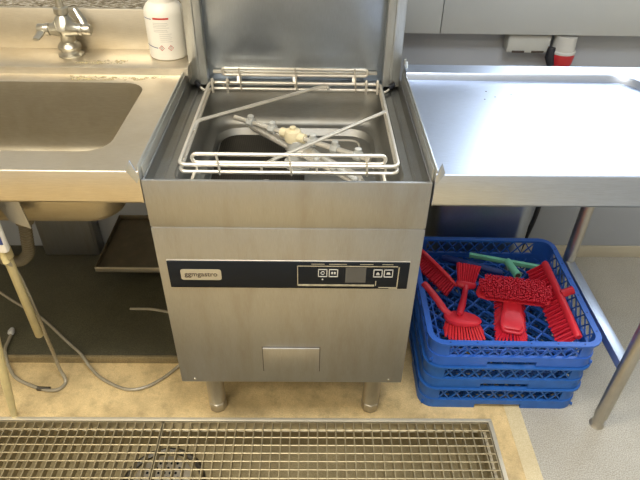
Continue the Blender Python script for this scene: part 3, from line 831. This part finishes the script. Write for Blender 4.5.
# A: bench brush lying on its side against the left wall of the rack
o = V((.462, .452, .278)); t = thing('hand_brush', 'red brush with a long curved back, leaning on the left wall of the top rack', 'brush', o, GR)
m = frame(o, (.118, -.135, -.05), (.30, .75, .55))
block(m, [(-.095, .006, .0, .012, .006), (-.085, .014, -.003, .014, .004), (-.05, .019, -.004, .013, 0), (0, .020, -.003, .012, -.001), (.05, .018, -.003, .011, .0), (.08, .009, -.002, .009, .003), (.092, .003, .0, .006, .004)]).build('back', 'coral', t)
tufts(m, [((x/1000, y, -.002), (x/1000*1.06, y*1.5, -.044)) for x in range(-84, 85, 8) for y in (-.009, -.003, .003, .009)], .0026).build('bristles', 'red_bristle', t)
# B: round headed brush in the front left
o = V((.512, .236, .250)); t = thing('dish_brush', 'coral red round brush with curved handle, front left in the top rack', 'brush', o, GR)
m = frame(o, (.99, -.10, 0), (-.02, .22, .97))
block(m, [(-.056, .012, .0, .012, .010), (-.049, .024, -.004, .015, .004), (-.024, .035, -.006, .017, 0), (.008, .037, -.006, .016, 0), (.036, .029, -.005, .012, 0), (.050, .016, -.002, .008, 0), (.056, .004, .0, .004, 0)]).build('head', 'coral', t)
b = MB(); b.tube(spline([(.478, .248, .256), (.460, .268, .263), (.440, .298, .278), (.418, .332, .290), (.404, .352, .297)], 6), [.011, .0115, .012, .0122, .0118, .0112]*4+[.010], 12, flat=.75)
b.build('handle', 'coral', t)
tufts(m, [((x, y, -.005), (x*1.3+.006, y*1.3-.026, -.038+abs(x)*.1)) for x in [-.045+.0075*i for i in range(13)] for y in [-.030+.0075*j for j in range(9)] if (x/.054)**2+(y/.036)**2 < 1], .003).build('bristles', 'coral_bristle', t)
# C: fan brush, bristles up
o = V((.553, .392, .262)); t = thing('fan_brush', 'red brush with bristles fanned upward and handle pointing to the front', 'brush', o, GR)
ax = V((.014, .060, .052)).normalized()
m = frame(o, (.99, -.14, -.1), ax)
block(m, [(-.032, .004, -.010, .004, 0), (-.026, .009, -.016, .006, 0), (0, .011, -.022, .006, 0), (.026, .009, -.016, .006, 0), (.032, .004, -.010, .004, 0)]).build('head', 'red', t)
b = MB(); b.tube(spline([(.552, .386, .257), (.541, .352, .258), (.524, .303, .266), (.505, .255, .275), (.497, .235, .278)], 5), [.013, .0115, .010, .0092, .009, .009, .009, .0092, .0095, .0098, .010, .0105, .011, .011, .011, .0108, .0106, .0104, .010, .009, .007], 12, flat=.8); b.build('handle', 'red', t)
tufts(m, [((x*.9, y, .004), (x*1.25, y*1.6, .062)) for x in [-.028+.007*i for i in range(9)] for y in (-.006, 0, .006)], .0033, .001).build('bristles', 'red_bristle', t)
# D: deck scrub, bristles up
o = V((.685, .330, .276)); t = thing('scrubbing_brush', 'wide red scrubbing brush lying bristles up across the others', 'brush', o, GR)
m = frame(o, (.985, -.17, .0), (.03, .22, -.97))
block(m, [(-.113, .006, -.002, .004, .014), (-.107, .022, -.005, .006, .008), (-.08, .034, -.006, .008, .002), (-.03, .038, -.005, .009, -.003), (.03, .038, -.004, .010, -.003), (.08, .034, -.006, .008, .002), (.107, .022, -.007, .006, .008), (.113, .006, -.002, .004, .013)]).build('back', 'coral', t)
tufts(m, [((x, y, -.004), (x*1.05, y*1.22+.002, -.032)) for x in [-.102+.0054*i for i in range(39)] for y in [-.033+.0051*j for j in range(14)] if (abs(x) < .09 or abs(y) < .022)], .0021, .0016).build('bristles', 'red_bristle', t)
# E: dustpan style brush, handle toward the back
o = V((.668, .256, .249)); t = thing('utility_brush', 'red brush with broad ring-ended back, front middle of the top rack', 'brush', o, GR)
m = frame(o, (.24, .97, .06), (-.02, -.10, .98))
block(m, [(-.056, .022, -.004, .004, 0), (-.050, .036, -.008, .008, 0), (-.02, .037, -.009, .012, 0), (.015, .031, -.008, .015, 0), (.05, .028, -.006, .016, 0), (.09, .027, -.004, .014, 0), (.120, .020, -.002, .012, 0), (.130, .006, .001, .008, 0)]).build('back', 'coral', t)
b = MB(); b.tube(fillet([m @ V(p) for p in ((-.044, -.032, .006), (-.068, -.026, .003), (-.068, .026, .003), (-.044, .032, .006))], .012), .005, 8); b.build('hanging_ring', 'coral', t)
tufts(m, [((x, y*.8, -.007), (x*1.4-.022 if x > -.02 else x*1.45-.020, y*1.35, -.030 if x > -.02 else -.018)) for x in [-.050+.0085*i for i in range(16)] for y in [-.034+.0085*j for j in range(9)]], .0034, .002).build('bristles', 'red_bristle', t)
# F: broom head along the right wall
o = V((.826, .305, .283)); t = thing('floor_brush', 'long narrow red floor brush head along the right wall of the top rack', 'brush', o, GR)
m = frame(o, (-.012, .985, .06), (.62, -.30, .72))
block(m, [(-.158, .008, -.007, .008, 0), (-.154, .0115, -.010, .010, 0), (0, .012, -.010, .011, 0), (.154, .0115, -.010, .010, 0), (.158, .008, -.007, .008, 0)]).build('bar', 'coral', t)
b = MB(); a_ = V((.830, .315, .288)); e_ = V((.866, .322, .300)); b.tube([a_, a_.lerp(e_, .6), e_], [.014, .0125, .0135], 14); so = b.build('handle_socket', 'red', t)
b = MB(); b.tube([e_-V((.001, 0, 0)), e_+(e_-a_).normalized()*.0006], .0085, 12); b.build('socket_hole', 'ink_dark', so)
tufts(m, [((x, y, -.008), (x*1.01+.004, y*1.5, -.064)) for x in [-.150+.0158*i for i in range(20)] for y in (-.007, -.0, .007)], .0036, .002).build('bristles', 'red_bristle', t)
# green squeegee
o = V((.727, .516, .25)); t = thing('squeegee', 'mint green squeegee lying at the back of the top rack', 'squeegee', o)
b = MB(); b.bar((.600, .553, .252), (.852, .481, .252), .012, .010); b.build('blade_holder', 'green', t)
b = MB(); b.bar((.602, .557, .244), (.850, .486, .244), .004, .014); b.build('blade', 'green', t)
b = MB(); b.tube([(.722, .516, .253), (.727, .48, .256), (.734, .434, .259)], [.0125, .0125, .0135], 14); hd = b.build('handle_socket', 'green', t)
b = MB(); b.tube([(.734, .4345, .259), (.7341, .4332, .2591)], .009, 12); b.build('socket_hole', 'ink_dark', hd)
# dark blue handle
b = MB(); b.tube([(.510, .566, .226), (.52, .563, .227), (.60, .524, .231), (.69, .479, .234), (.70, .474, .234)], [.008, .0125, .0125, .0125, .008], 12)
tag(b.build('cleaning_rod', 'navy'), 'dark blue plastic rod behind the upright fan brush', 'rod')

# ------------------------------------------------------------------ camera (fitted)
f, p, yaw, roll, cx, cy, cz = 571.4153, .657, -.0176, -.0193, .0511, -.9893, 1.4997
cyw, syw = math.cos(yaw), math.sin(yaw)
F = V((-syw*math.cos(p), cyw*math.cos(p), -math.sin(p))); r0 = V((cyw, syw, 0)); d0 = F.cross(r0)
cr, sr = math.cos(roll), math.sin(roll)
r1 = r0*cr+d0*sr; d1_ = d0*cr-r0*sr
cam = bpy.data.cameras.new('camera'); co = bpy.data.objects.new('camera', cam); C.objects.link(co)
co.matrix_world = Matrix(((r1.x, -d1_.x, -F.x, cx), (r1.y, -d1_.y, -F.y, cy), (r1.z, -d1_.z, -F.z, cz), (0, 0, 0, 1)))
cam.sensor_width = 36; cam.lens = f/640*36; cam.clip_start = .02
bpy.context.scene.camera = co

# ------------------------------------------------------------------ light
w = bpy.data.worlds.new('sky'); bpy.context.scene.world = w; w.use_nodes = True
bg = w.node_tree.nodes['Background']; bg.inputs['Color'].default_value = (.80, .90, 1.0, 1); bg.inputs['Strength'].default_value = 9.0
def area(name, loc, aim, sx, sy, power, col, portal=False):
    l = bpy.data.lights.new(name, 'AREA'); l.shape = 'RECTANGLE'; l.size = sx; l.size_y = sy; l.energy = power; l.color = col
    o = bpy.data.objects.new(name, l); C.objects.link(o); o.location = loc
    o.rotation_euler = (V(aim)-V(loc)).to_track_quat('-Z', 'Y').to_euler()
    if portal: l.cycles.is_portal = True
    return o
area('window_portal', ((wx0+wx1)/2, WY1+.02, (wz0+wz1)/2), ((wx0+wx1)/2, -1, (wz0+wz1)/2), wx1-wx0, wz1-wz0, 1, (1, 1, 1), True)
area('overhead_fill', (-.8, -.45, 2.55), (-.8, -.45, 0), 1.2, .5, 36, (1, .93, .79))  # added warm fill from above, invented to light the left side
area('overhead_fill', (-.8, -1.7, 2.55), (-.8, -1.5, 0), 1.2, .5, 34, (1, .91, .76))  # second warm fill, added to brighten the tan floor on the left
area('overhead_fill', (.42, -.75, 2.55), (.42, -.75, 0), 1.0, .5, 32, (.96, .98, 1))  # added cool fill, placed so the table shades the far right floor

vs = bpy.context.scene.view_settings
vs.view_transform = 'Standard'; vs.look = 'None'; vs.gamma = 1; vs.use_curve_mapping = False; vs.exposure = 0.0
